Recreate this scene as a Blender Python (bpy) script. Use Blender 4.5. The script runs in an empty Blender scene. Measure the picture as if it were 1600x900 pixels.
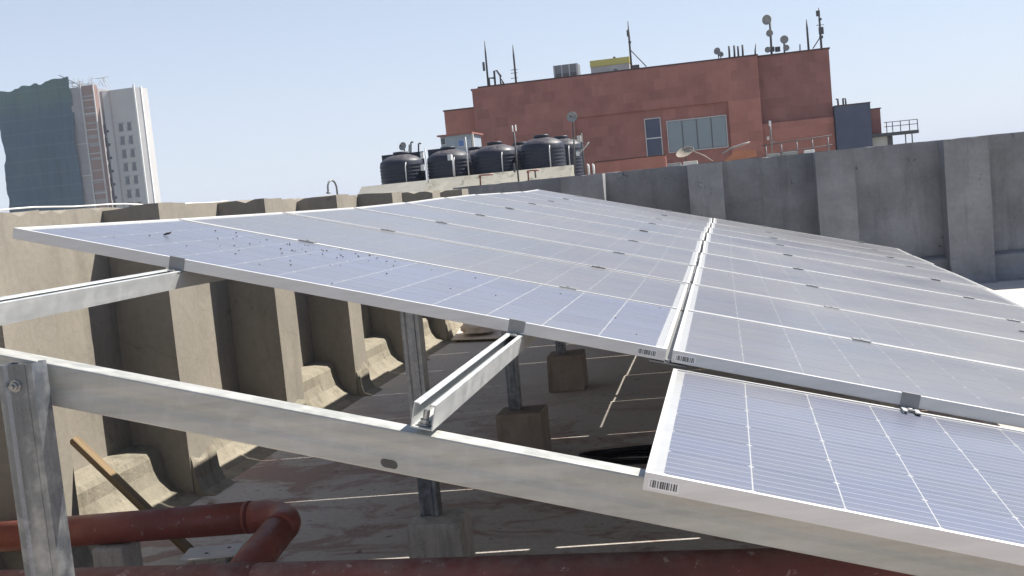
import bpy, bmesh, math, random
from mathutils import Vector, Matrix, noise
random.seed(7)
S = bpy.context.scene
COL = S.collection

# ------------------------------------------------------------------ camera
F_PX = 1675.1
YAW, PITCH, ROLL = math.radians(11.392), math.radians(4.898), math.radians(5.487)
fw = Vector((-math.sin(YAW)*math.cos(PITCH), math.cos(YAW)*math.cos(PITCH), -math.sin(PITCH)))
rt0 = Vector((math.cos(YAW), math.sin(YAW), 0))
up0 = rt0.cross(fw)
rt = rt0*math.cos(ROLL) - up0*math.sin(ROLL)
up = up0*math.cos(ROLL) + rt0*math.sin(ROLL)
cam_d = bpy.data.cameras.new('camera')
cam = bpy.data.objects.new('camera', cam_d)
COL.objects.link(cam)
cam.matrix_world = Matrix(((rt.x, up.x, -fw.x, 0), (rt.y, up.y, -fw.y, 0), (rt.z, up.z, -fw.z, 0), (0, 0, 0, 1)))
cam_d.sensor_width = 36
cam_d.lens = F_PX/1600*36
cam_d.clip_start = .05
cam_d.clip_end = 20000
S.camera = cam

# ------------------------------------------------------------------ light
SUN_EL, SUN_AZ = math.radians(49.7), math.radians(36)      # azimuth from +X towards +Y
W = bpy.data.worlds.new("World")
S.world = W
W.use_nodes = True
wn = W.node_tree.nodes
sky = wn.new('ShaderNodeTexSky')
sky.sky_type = 'NISHITA'
sky.sun_disc = False
sky.sun_elevation = SUN_EL
sky.sun_rotation = math.pi/2 - SUN_AZ
sky.air_density = 1.0
sky.dust_density = 0.6
sky.ozone_density = 4.0
sky.altitude = 0
bg = wn['Background']
bg.inputs['Strength'].default_value = 0.065
hz = wn.new('ShaderNodeMix'); hz.data_type = 'RGBA'          # milky summer haze, thick at the horizon and thinning evenly to the zenith all round
geo = wn.new('ShaderNodeTexCoord'); sxyz = wn.new('ShaderNodeSeparateXYZ')
W.node_tree.links.new(geo.outputs['Generated'], sxyz.inputs[0])
clr = wn.new('ShaderNodeMath'); clr.operation = 'SUBTRACT'; clr.use_clamp = True; clr.inputs[0].default_value = 1
W.node_tree.links.new(sxyz.outputs[2], clr.inputs[1])
pw = wn.new('ShaderNodeMath'); pw.operation = 'POWER'; pw.inputs[1].default_value = 1.6
W.node_tree.links.new(clr.outputs[0], pw.inputs[0])
ml = wn.new('ShaderNodeMath'); ml.operation = 'MULTIPLY'; ml.inputs[1].default_value = .74
W.node_tree.links.new(pw.outputs[0], ml.inputs[0])
W.node_tree.links.new(ml.outputs[0], hz.inputs[0])
hz.inputs[7].default_value = (7.1, 7.65, 8.9, 1)
W.node_tree.links.new(sky.outputs[0], hz.inputs[6])
W.node_tree.links.new(hz.outputs[2], bg.inputs[0])
sd = bpy.data.lights.new('sun', 'SUN')
sd.energy = 5.0
sd.angle = math.radians(.53)
sd.color = (1, .95, .87)
sun = bpy.data.objects.new('sun', sd)
COL.objects.link(sun)
sdir = Vector((math.cos(SUN_AZ)*math.cos(SUN_EL), math.sin(SUN_AZ)*math.cos(SUN_EL), math.sin(SUN_EL)))
sun.rotation_euler = sdir.to_track_quat('Z', 'Y').to_euler()
sun.location = sdir*50
S.view_settings.view_transform = 'Standard'
S.view_settings.look = 'None'
S.view_settings.exposure = 0.85
S.view_settings.gamma = 1
S.cycles.use_denoising = True
S.cycles.max_bounces = 6
S.cycles.diffuse_bounces = 2
S.cycles.transparent_max_bounces = 6

# ------------------------------------------------------------------ helpers
def at(x, y, Y):
    """point of the place seen at photo pixel x, y at distance Y along the roof"""
    d = fw + rt*((x-800)/F_PX) + up*((450-y)/F_PX)
    return d*(Y/d.y)

class MB:
    def __init__(s):
        s.v = []; s.f = []; s.sm = []
    def add(s, vs, fs, smooth=False):
        o = len(s.v)
        s.v += [tuple(v) for v in vs]
        s.f += [tuple(i+o for i in f) for f in fs]
        s.sm += [smooth]*len(fs)
        return s
    def box(s, a, b, M=None):
        x0, y0, z0 = a; x1, y1, z1 = b
        vs = [(x0,y0,z0),(x1,y0,z0),(x1,y1,z0),(x0,y1,z0),(x0,y0,z1),(x1,y0,z1),(x1,y1,z1),(x0,y1,z1)]
        if M is not None: vs = [M @ Vector(v) for v in vs]
        return s.add(vs, [(3,2,1,0),(4,5,6,7),(0,1,5,4),(1,2,6,5),(2,3,7,6),(3,0,4,7)])
    def cbox(s, a, b, c, M=None):
        """box with small chamfers"""
        x0,y0,z0 = a; x1,y1,z1 = b
        bm = bmesh.new()
        bmesh.ops.create_cube(bm, size=1)
        for v in bm.verts:
            v.co = Vector(((x0+x1)/2+v.co.x*(x1-x0), (y0+y1)/2+v.co.y*(y1-y0), (z0+z1)/2+v.co.z*(z1-z0)))
        bmesh.ops.bevel(bm, geom=bm.edges[:], offset=c, segments=2, affect='EDGES', profile=.6)
        bm.verts.index_update()
        vs = [v.co.copy() for v in bm.verts]
        if M is not None: vs = [M @ v for v in vs]
        fs = [[v.index for v in f.verts] for f in bm.faces]
        bm.free()
        return s.add(vs, fs)
    def tube(s, pts, r, n=12, cap=True, smooth=True):
        pts = [Vector(p) for p in pts]
        rs = r if isinstance(r, (list, tuple)) else [r]*len(pts)
        o = []; prev = None
        for i, p in enumerate(pts):
            t = (pts[min(i+1, len(pts)-1)] - pts[max(i-1, 0)]).normalized()
            if prev is None:
                a = t.orthogonal().normalized()
            else:
                a = (prev - t*prev.dot(t)).normalized()
            prev = a
            b = t.cross(a)
            o += [p + (a*math.cos(2*math.pi*k/n) + b*math.sin(2*math.pi*k/n))*rs[i] for k in range(n)]
        fs = []
        for i in range(len(pts)-1):
            for k in range(n):
                k2 = (k+1) % n
                fs.append((i*n+k, i*n+k2, (i+1)*n+k2, (i+1)*n+k))
        s.add(o, fs, smooth)
        if cap:
            m = len(s.v)-len(o)
            s.f += [tuple(m+k for k in reversed(range(n))), tuple(m+(len(pts)-1)*n+k for k in range(n))]
            s.sm += [False, False]
        return s
    def lathe(s, prof, c, n=28, smooth=True, axis=None):
        """prof = list of (radius, height); axis defaults to +Z"""
        c = Vector(c)
        Q = Vector((0,0,1)).rotation_difference(Vector(axis)).to_matrix() if axis is not None else Matrix.Identity(3)
        o = []
        for r, h in prof:
            o += [c + Q @ Vector((r*math.cos(2*math.pi*k/n), r*math.sin(2*math.pi*k/n), h)) for k in range(n)]
        fs = []
        for i in range(len(prof)-1):
            for k in range(n):
                k2 = (k+1) % n
                fs.append((i*n+k, i*n+k2, (i+1)*n+k2, (i+1)*n+k))
        s.add(o, fs, smooth)
        m = len(s.v)-len(o)
        s.f += [tuple(m+k for k in reversed(range(n))), tuple(m+(len(prof)-1)*n+k for k in range(n))]
        s.sm += [False, False]
        return s
    def prism(s, poly, fn0, fn1):
        """closed 2-D outline carried from fn0(p) to fn1(p)"""
        n = len(poly)
        vs = [fn0(p) for p in poly] + [fn1(p) for p in poly]
        fs = [(i, (i+1) % n, n+(i+1) % n, n+i) for i in range(n)]
        return s.add(vs, fs + [tuple(reversed(range(n))), tuple(range(n, 2*n))])
    def rough(s, a, b, step, amp, fmap=None, edge=0, seed=0.0):
        """box cut into a grid whose surface and rims wander like cast concrete"""
        bm = bmesh.new()
        size = [b[i]-a[i] for i in range(3)]
        n = [max(1, int(round(size[i]/step))) for i in range(3)]
        idx = {}; vs = []; fs = []
        def V(i, j, k):
            key = (i, j, k)
            if key not in idx:
                p = Vector((a[0]+size[0]*i/n[0], a[1]+size[1]*j/n[1], a[2]+size[2]*k/n[2]))
                d = noise.noise_vector(p*3.1 + Vector((seed,)*3))*amp + noise.noise_vector(p*13 + Vector((seed,)*3))*amp*.45
                if k == n[2]:
                    d += Vector((0, 0, 1))*edge*(.6*noise.noise(p*4+Vector((5+seed,)*3)) - .2)
                    if noise.noise(p*11+Vector((9+seed,)*3)) > .38: d.z -= edge*.9
                if k == 0: d.z = 0
                idx[key] = len(vs); vs.append(p+d)
            return idx[key]
        for i in range(n[0]):
            for j in range(n[1]):
                fs.append((V(i,j,n[2]), V(i+1,j,n[2]), V(i+1,j+1,n[2]), V(i,j+1,n[2])))
        for k in range(n[2]):
            for i in range(n[0]):
                fs.append((V(i,0,k), V(i+1,0,k), V(i+1,0,k+1), V(i,0,k+1)))
                fs.append((V(i+1,n[1],k), V(i,n[1],k), V(i,n[1],k+1), V(i+1,n[1],k+1)))
            for j in range(n[1]):
                fs.append((V(0,j+1,k), V(0,j,k), V(0,j,k+1), V(0,j+1,k+1)))
                fs.append((V(n[0],j,k), V(n[0],j+1,k), V(n[0],j+1,k+1), V(n[0],j,k+1)))
        bm.free()
        if fmap: vs = [fmap(v) for v in vs]
        return s.add(vs, fs)
    def build(s, name, mat, parent=None, loc=None):
        me = bpy.data.meshes.new(name)
        me.from_pydata(s.v, [], s.f)
        me.polygons.foreach_set('use_smooth', s.sm)
        bm = bmesh.new(); bm.from_mesh(me)
        bmesh.ops.recalc_face_normals(bm, faces=bm.faces)
        bm.to_mesh(me); bm.free()
        me.materials.append(mat)
        o = bpy.data.objects.new(name, me)
        COL.objects.link(o)
        if parent: o.parent = parent
        return o

def thing(name, label, cat, group=None, loc=(0, 0, 0)):
    o = bpy.data.objects.new(name, None)
    o.empty_display_size = .1
    COL.objects.link(o)
    o.location = loc
    return tag(o, label, cat, group)
def tag(o, label, cat, group=None, kind=None):
    o['label'] = label; o['category'] = cat
    if group: o['group'] = group
    if kind: o['kind'] = kind
    return o
def struct(o):
    o['kind'] = 'structure'; return o
def copy_tree(o, parent=None):
    c = o.copy(); COL.objects.link(c)
    if parent: c.parent = parent
    for ch in o.children: copy_tree(ch, c)
    return c
def thin(line, t):
    """outline of a bent sheet of thickness t from its centre line (2-D)"""
    L = [Vector(p) for p in line]; A = []; B = []
    for i, p in enumerate(L):
        d0 = (L[i]-L[i-1]).normalized() if i else (L[1]-L[0]).normalized()
        d1 = (L[i+1]-L[i]).normalized() if i < len(L)-1 else d0
        n0 = Vector((-d0.y, d0.x)); n1 = Vector((-d1.y, d1.x))
        m = (n0+n1); m = m/max(.3, m.dot(n0)) if m.length > 1e-6 else n0
        A.append(p+m*t/2); B.append(p-m*t/2)
    return A + B[::-1]

# ------------------------------------------------------------------ materials
def mat(name, col, rough=.8, metal=0, spec=.3):
    m = bpy.data.materials.new(name); m.use_nodes = True
    b = m.node_tree.nodes['Principled BSDF']
    b.inputs['Base Color'].default_value = (*col, 1)
    b.inputs['Roughness'].default_value = rough
    b.inputs['Metallic'].default_value = metal
    b.inputs['Specular IOR Level'].default_value = spec
    return m
class N:
    """small node-tree writer"""
    def __init__(s, m):
        s.t = m.node_tree; s.b = s.t.nodes['Principled BSDF']
        s.pos = s.t.nodes.new('ShaderNodeNewGeometry').outputs['Position']
        s.obj = s.t.nodes.new('ShaderNodeTexCoord').outputs['Object']
    def link(s, a, b): s.t.links.new(a, b)
    def scale(s, v, sc, rot=(0, 0, 0)):
        n = s.t.nodes.new('ShaderNodeMapping'); n.inputs['Scale'].default_value = sc; n.inputs['Rotation'].default_value = rot
        s.link(v, n.inputs[0]); return n.outputs[0]
    def noise(s, v, sc, det=5, rough=.6, dist=0):
        n = s.t.nodes.new('ShaderNodeTexNoise'); n.inputs['Scale'].default_value = sc; n.inputs['Detail'].default_value = det
        n.inputs['Roughness'].default_value = rough; n.inputs['Distortion'].default_value = dist
        s.link(v, n.inputs['Vector']); return n.outputs[0]
    def ramp(s, v, stops):
        n = s.t.nodes.new('ShaderNodeValToRGB'); e = n.color_ramp.elements
        while len(e) < len(stops): e.new(.5)
        for el, (p, c) in zip(e, stops):
            el.position = p; el.color = (*c, 1) if len(c) == 3 else c
        s.link(v, n.inputs[0]); return n.outputs[0]
    def mix(s, f, a, b, mode='MIX'):
        n = s.t.nodes.new('ShaderNodeMix'); n.data_type = 'RGBA'; n.blend_type = mode
        for inp, val in ((0, f), (6, a), (7, b)):
            if isinstance(val, (int, float)): n.inputs[inp].default_value = val
            elif isinstance(val, tuple): n.inputs[inp].default_value = (*val, 1)
            else: s.link(val, n.inputs[inp])
        return n.outputs[2]
    def math(s, op, a, b=0, c=0):
        n = s.t.nodes.new('ShaderNodeMath'); n.operation = op
        for i, v in enumerate((a, b, c)):
            if isinstance(v, (int, float)): n.inputs[i].default_value = v
            else: s.link(v, n.inputs[i])
        return n.outputs[0]
    def sep(s, v):
        n = s.t.nodes.new('ShaderNodeSeparateXYZ'); s.link(v, n.inputs[0]); return n.outputs
    def rnd(s): return s.t.nodes.new('ShaderNodeObjectInfo').outputs['Random']
    def bump(s, h, st, dist=.01):
        n = s.t.nodes.new('ShaderNodeBump'); n.inputs['Strength'].default_value = st; n.inputs['Distance'].default_value = dist
        s.link(h, n.inputs['Height']); s.link(n.outputs[0], s.b.inputs['Normal'])
    def color(s, c): s.link(c, s.b.inputs['Base Color'])
    def rough(s, c): s.link(c, s.b.inputs['Roughness'])

def concrete(name, c0, c1, stain=(.1, .1, .1), amount=.5, sc=1.0, bump=.5, streak=True, cracks=.28):
    m = mat(name, c0, .92, 0, .2); n = N(m)
    big = n.noise(n.pos, 1.1*sc, 6, .62)
    fine = n.noise(n.pos, 26*sc, 6, .7)
    col = n.mix(n.ramp(big, [(.33, (0,)*3), (.66, (1,)*3)]), c0, c1)
    patch = n.noise(n.scale(n.pos, (1, 1, .6)), 2.6*sc, 4, .5, .6)
    col = n.mix(n.math('MULTIPLY', n.ramp(patch, [(.55, (0,)*3), (.66, (1,)*3)]), .35), col, tuple(min(1, x*1.22) for x in c0))
    if streak:
        st = n.noise(n.scale(n.pos, (3.2, 3.2, .35)), 2.2*sc, 5, .65, .4)
        col = n.mix(n.math('MULTIPLY', n.ramp(st, [(.52, (0,)*3), (.72, (1,)*3)]), amount*.8), col, stain)
    pit = n.noise(n.pos, 7*sc, 4, .8)
    col = n.mix(n.math('MULTIPLY', n.ramp(pit, [(.655, (0,)*3), (.70, (1,)*3)]), min(1, amount*1.6)), col, stain)
    vo = n.t.nodes.new('ShaderNodeTexVoronoi'); vo.feature = 'DISTANCE_TO_EDGE'; vo.inputs['Scale'].default_value = 1.3*sc
    wob = n.t.nodes.new('ShaderNodeMixRGB'); wob.inputs[0].default_value = .16
    nz = n.t.nodes.new('ShaderNodeTexNoise'); nz.inputs['Scale'].default_value = 4*sc; nz.inputs['Detail'].default_value = 5
    n.link(n.pos, nz.inputs['Vector']); n.link(n.pos, wob.inputs[1]); n.link(nz.outputs['Color'], wob.inputs[2])
    n.link(wob.outputs[0], vo.inputs['Vector'])
    crk = n.math('MULTIPLY', n.math('LESS_THAN', vo.outputs[0], .0045), n.ramp(big, [(.5, (0,)*3), (.6, (1,)*3)]))
    col = n.mix(n.math('MULTIPLY', crk, cracks), col, stain)
    col = n.mix(.16, col, n.ramp(fine, [(.25, (.25,)*3), (.75, (.95,)*3)]), 'OVERLAY')
    n.color(col)
    n.bump(n.math('ADD', fine, n.math('MULTIPLY', pit, .8)), bump, .012)
    return m
M = {}
M['wall'] = concrete('sunned_concrete', (.265, .24, .20), (.225, .205, .172), (.11, .10, .082), .35, 1.0, .18)
M['plinth'] = concrete('plinth_mortar', (.285, .255, .20), (.22, .20, .155), (.09, .075, .055), .7, 1.5, .5)
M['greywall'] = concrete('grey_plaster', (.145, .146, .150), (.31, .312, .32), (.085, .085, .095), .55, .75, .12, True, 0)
M['cream_c'] = concrete('plain_parapet', (.33, .32, .28), (.28, .27, .24), (.15, .15, .13), .3, .6, .15)
M['footing'] = concrete('footing_concrete', (.56, .53, .48), (.42, .395, .355), (.10, .09, .08), .6, 2.5, .8)
M['tankwall'] = concrete('weathered_parapet', (.36, .34, .285), (.29, .275, .235), (.055, .06, .045), 1.0, .33, .3)
M['footing_red'] = concrete('footing_reddish', (.34, .28, .235), (.25, .205, .175), (.05, .04, .04), .5, 2.5, .5)

# roof floor: cement screed with reddish dirt stains
m = M['floor'] = mat('roof_screed', (.2, .2, .2), .9, 0, .2); n = N(m)
big = n.noise(n.pos, .9, 7, .65, .3)
c = n.mix(n.ramp(big, [(.3, (0,)*3), (.7, (1,)*3)]), (.45, .41, .365), (.54, .50, .45))
sx = n.sep(n.pos)
red = n.noise(n.scale(n.pos, (1, 1.7, 1)), 1.9, 6, .68, .8)
near = n.ramp(n.math('MULTIPLY', sx[1], .1), [(.62, (1,)*3), (.85, (0,)*3)])
c = n.mix(n.math('MULTIPLY', n.math('MULTIPLY', n.ramp(red, [(.47, (0,)*3), (.56, (1,)*3)]), near), .62), c, (.27, .155, .125))
fine = n.noise(n.pos, 34, 6, .7)
spots = n.noise(n.pos, 14, 2, .5)
c = n.mix(n.math('MULTIPLY', n.ramp(spots, [(.68, (0,)*3), (.73, (1,)*3)]), .6), c, (.06, .05, .045))
c = n.mix(.3, c, n.ramp(fine, [(.25, (.3,)*3), (.75, (.9,)*3)]), 'OVERLAY')
n.color(c); n.bump(fine, .4, .008)

def galv(name, axis, c0=(.56, .57, .565), c1=(.40, .415, .41), rough=.42, metal=.55):
    m = mat(name, c0, rough, metal, .4); n = N(m)
    sc = [14, 14, 14]; sc[axis] = .9
    streak = n.noise(n.scale(n.pos, tuple(sc)), 2.5, 5, .6)
    blot = n.noise(n.pos, 22, 4, .6)
    c = n.mix(n.ramp(streak, [(.35, (0,)*3), (.68, (1,)*3)]), c0, c1)
    c = n.mix(n.math('MULTIPLY', n.ramp(blot, [(.48, (0,)*3), (.66, (1,)*3)]), .3), c, (.6, .6, .575))
    n.color(c)
    n.rough(n.ramp(blot, [(.3, (rough-.1,)*3), (.7, (rough+.18,)*3)]))
    n.bump(blot, .08, .004)
    return m
M['galv_x'] = galv('galvanised_beam', 0, (.45, .445, .415), (.33, .335, .31), .5, .35)
M['galv_y'] = galv('galvanised_rail', 1, (.52, .53, .525), (.42, .435, .43), .45, .35)
M['galv_z'] = galv('galvanised_post', 2, (.235, .255, .285), (.14, .155, .18), .32, .8)
M['bolt'] = galv('zinc_bolt', 2, (.5, .5, .49), (.33, .33, .33), .35, .8)
M['alu'] = mat('anodised_frame', (.6, .6, .6), .42, .2, .5)
n = N(M['alu']); al = n.noise(n.scale(n.pos, (2, 2, 20)), 3, 4, .6)
n.color(n.mix(n.ramp(al, [(.35, (0,)*3), (.7, (1,)*3)]), (.66, .65, .63), (.58, .57, .55)))
M['clamp'] = mat('clamp_metal', (.26, .26, .26), .45, .6, .5)
M['slot'] = mat('dark_slot', (.09, .085, .08), .8)

def dusty(name, base, lines, d=(.40, .55, .70), dc=(.19, .187, .18)):
    m = mat(name, base, .34, 0, .5); n = N(m)
    d1 = n.noise(n.pos, 1.3, 5, .6)
    d2 = n.noise(n.scale(n.pos, (1.2, 6, 1)), 3.1, 5, .65)
    d3 = n.noise(n.pos, 42, 3, .6)
    dust = n.math('ADD', n.math('MULTIPLY', d1, .45), n.math('ADD', n.math('MULTIPLY', d2, .4), n.math('MULTIPLY', d3, .15)))
    dust = n.ramp(dust, [(.3, (d[0],)*3), (.5, (d[1],)*3), (.68, (d[2],)*3)])
    c = base
    if lines:
        o = n.sep(n.obj)
        fy = n.math('FRACT', n.math('MULTIPLY_ADD', o[1], 5/.1565, .5))
        bar = n.math('LESS_THAN', n.math('ABSOLUTE', n.math('SUBTRACT', fy, .5)), .030)
        rn = n.rnd()
        cell = n.mix(rn, (base[0]*.75, base[1]*.8, base[2]*.85), (base[0]*1.3, base[1]*1.25, base[2]*1.2))
        c = n.mix(n.math('MULTIPLY', bar, .85), cell, (.62, .64, .68))
        streak = n.noise(n.scale(n.pos, (1.5, 90, 1)), 1.5, 2, .5)
        c = n.mix(n.math('MULTIPLY', n.ramp(streak, [(.55, (0,)*3), (.7, (1,)*3)]), .25), c, (.3, .32, .4))
    n.color(n.mix(dust, c, dc))
    n.rough(n.ramp(d1, [(.3, (.28,)*3), (.7, (.45,)*3)]))
    b = n.b
    b.inputs['Coat Weight'].default_value = .35; b.inputs['Coat Roughness'].default_value = .22
    return m
M['cell'] = dusty('solar_cell', (.035, .055, .16), True, (.44, .57, .72))
M['cell_dusty'] = dusty('dusty_solar_cell', (.035, .05, .13), True, (.55, .74, .92), (.178, .17, .158))
M['backsheet'] = dusty('white_backsheet', (.62, .62, .61), False)
M['back'] = mat('module_back', (.75, .75, .74), .6)
M['sticker'] = mat('sticker_white', (.75, .74, .72), .5)
M['ink'] = mat('barcode_ink', (.10, .10, .10), .6)

def paint(name, c0, c1, rough=.45, chips=(.4, .33, .3), amt=.5, sc=6, dust=0):
    m = mat(name, c0, rough, 0, .4); n = N(m)
    a = n.noise(n.pos, sc, 6, .65); b = n.noise(n.pos, sc*5, 4, .7)
    c = n.mix(n.ramp(a, [(.35, (0,)*3), (.65, (1,)*3)]), c0, c1)
    c = n.mix(n.math('MULTIPLY', n.ramp(b, [(.62, (0,)*3), (.69, (1,)*3)]), amt), c, chips)
    if dust:
        nz = n.sep(n.t.nodes.new('ShaderNodeNewGeometry').outputs['Normal'])[2]
        dd = n.noise(n.pos, 11, 5, .7)
        top = n.math('MULTIPLY', n.ramp(nz, [(.55, (0,)*3), (.95, (1,)*3)]), n.ramp(dd, [(.38, (0,)*3), (.68, (1,)*3)]))
        c = n.mix(n.math('MULTIPLY', top, dust), c, (.30, .25, .215))
    n.color(c); n.rough(n.ramp(a, [(.3, (rough-.12,)*3), (.7, (rough+.25,)*3)])); n.bump(b, .12, .004)
    return m
M['redpipe'] = paint('red_oxide_pipe', (.31, .085, .06), (.22, .066, .052), .42, (.5, .38, .33), .45, 6, .4)
M['redpipe_worn'] = paint('worn_red_pipe', (.26, .085, .07), (.17, .07, .062), .62, (.55, .42, .38), .8, 4, .65)
M['wood'] = mat('weathered_wood', (.36, .25, .14), .85); n = N(M['wood'])
g = n.noise(n.scale(n.obj, (22, 22, 1.2)), 2, 5, .6)
n.color(n.mix(n.ramp(g, [(.3, (0,)*3), (.7, (1,)*3)]), (.25, .18, .10), (.12, .085, .05))); n.bump(g, .3, .004)
M['cable_white'] = mat('white_cable', (.72, .71, .69), .5)
M['cable_black'] = mat('black_cable', (.012, .012, .014), .45)
M['plate'] = paint('pale_plate', (.62, .61, .59), (.52, .51, .50), .5, (.25, .22, .2), .4)
M['card'] = paint('pale_board', (.72, .62, .52), (.6, .5, .42), .8, (.4, .35, .3), .3, 5)
M['cloth'] = paint('crumpled_sacking', (.78, .70, .62), (.6, .5, .42), .85, (.45, .3, .2), .4, 9)
M['steel'] = mat('dull_steel', (.22, .225, .23), .5, .5)
M['dirt'] = mat('dirt_crumbs', (.085, .075, .068), .95)

# far things
def cladding(name, c0, c1, sz=1.0):
    m = mat(name, c0, .85, 0, .2); n = N(m)
    br = n.t.nodes.new('ShaderNodeTexBrick')
    n.link(n.scale(n.pos, (1, 1, 1), (math.radians(90), 0, 0)), br.inputs['Vector'])
    br.offset = .5
    br.inputs['Scale'].default_value = .9*sz
    br.inputs['Color1'].default_value = (.25,)*3+(1,); br.inputs['Color2'].default_value = (.8,)*3+(1,)
    br.inputs['Mortar'].default_value = (.45,)*3+(1,); br.inputs['Mortar Size'].default_value = .006
    br.inputs['Brick Width'].default_value = .62; br.inputs['Row Height'].default_value = .5
    a = n.noise(n.pos, .55, 7, .72); b = n.noise(n.scale(n.pos, (1, 1, .3)), 1.3, 5, .7)
    c = n.mix(n.ramp(a, [(.35, (0,)*3), (.65, (1,)*3)]), c0, c1)
    c = n.mix(.2, c, br.outputs[0], 'OVERLAY')
    c = n.mix(n.math('MULTIPLY', n.ramp(b, [(.45, (0,)*3), (.75, (1,)*3)]), .35), c, tuple(x*.6 for x in c0))
    n.color(c)
    return m
M['red'] = cladding('red_cladding', (.40, .185, .15), (.31, .135, .112))
M['red2'] = cladding('red_cladding_bright', (.47, .21, .165), (.38, .165, .13))
M['red3'] = cladding('red_cladding_dull', (.33, .155, .132), (.26, .118, .104))
M['coping'] = mat('coping_dark', (.10, .055, .05), .7)
M['slate'] = paint('slate_blue_wall', (.10, .115, .165), (.085, .10, .15), .7, (.12, .13, .17), .3, .6)
M['frame_w'] = mat('pale_frame', (.55, .55, .55), .5)
M['glass'] = mat('window_glass', (.22, .27, .29), .12, 0, .6)
M['glass_d'] = mat('dark_glass', (.05, .06, .075), .15, 0, .6)
M['tank'] = paint('tank_plastic', (.013, .017, .032), (.019, .023, .038), .42, (.03, .03, .036), .2, 3, .55)
M['dish'] = paint('dish_grey', (.34, .34, .32), (.26, .26, .25), .5, (.3, .28, .26), .3, 4)
M['beige'] = paint('beige_dish', (.36, .31, .25), (.29, .25, .20), .7, (.2, .17, .14), .3, 3)
M['mast'] = mat('mast_grey', (.10, .10, .105), .7, .1)
M['cream'] = paint('cream_paint', (.62, .60, .55), (.52, .50, .46), .7, (.35, .3, .25), .3, 1)
M['yellow'] = mat('yellow_board', (.60, .54, .17), .6)
M['white'] = paint('white_paint', (.74, .74, .73), (.64, .64, .63), .6, (.5, .5, .5), .2, 1)
M['cabin'] = paint('pale_blue_cabin', (.33, .39, .45), (.26, .32, .38), .6, (.3, .3, .35), .3, 1)
M['blue'] = mat('blue_panel', (.12, .20, .42), .5)
M['rust'] = paint('rusty_orange', (.48, .20, .11), (.36, .15, .09), .8, (.25, .15, .1), .4, 1)
M['tower_w'] = paint('tower_white', (.50, .49, .485), (.45, .445, .445), .8, (.45, .45, .45), .2, .15)
M['tower_g'] = paint('tower_grey', (.33, .31, .32), (.27, .26, .27), .85, (.2, .2, .2), .3, .25)
m = M['net'] = mat('safety_net', (.06, .11, .15), .85); n = N(m)
a = n.noise(n.scale(n.pos, (1, 1, .25)), .28, 6, .65)
zz = n.ramp(n.math('MULTIPLY_ADD', n.math('ADD', n.sep(n.pos)[2], n.math('MULTIPLY', a, 5)), .02, 0), [(.60, (0,)*3), (.70, (1,)*3)])
c = n.mix(n.ramp(a, [(.3, (0,)*3), (.7, (1,)*3)]), (.022, .064, .108), (.040, .092, .138))
c = n.mix(zz, c, (.055, .125, .115))
p3 = n.sep(n.pos)
wv = n.math('MULTIPLY', n.noise(n.scale(n.pos, (1, 1, .1)), .8, 3, .6), .8)
seam = n.math('LESS_THAN', n.math('FRACT', n.math('ADD', n.math('MULTIPLY', p3[0], .38), wv)), .07)
flr = n.math('LESS_THAN', n.math('FRACT', n.math('MULTIPLY_ADD', p3[2], 1/3.1, .2)), .13)
c = n.mix(n.math('MULTIPLY', seam, .35), c, (.02, .045, .07)); c = n.mix(n.math('MULTIPLY', flr, .22), c, (.12, .15, .17))
n.color(c)
M['hoist'] = mat('hoist_red', (.25, .165, .14), .7)
M['ground'] = concrete('far_ground', (.22, .20, .16), (.14, .15, .10), (.1, .1, .08), .4, .02, 0, False)

# ------------------------------------------------------------------ setting: roof floor, far ground
FLOOR = -1.5
fl = MB()
fl.box((-3.6, -4, FLOOR-.35), (9.5, 14.2, FLOOR))
struct(fl.build('roof_floor', M['floor']))
gr = MB()
gr.add([(-9000, -9000, -42), (9000, -9000, -42), (9000, 9000, -42), (-9000, 9000, -42)], [(0, 1, 2, 3)])
struct(gr.build('ground', M['ground']))

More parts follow.
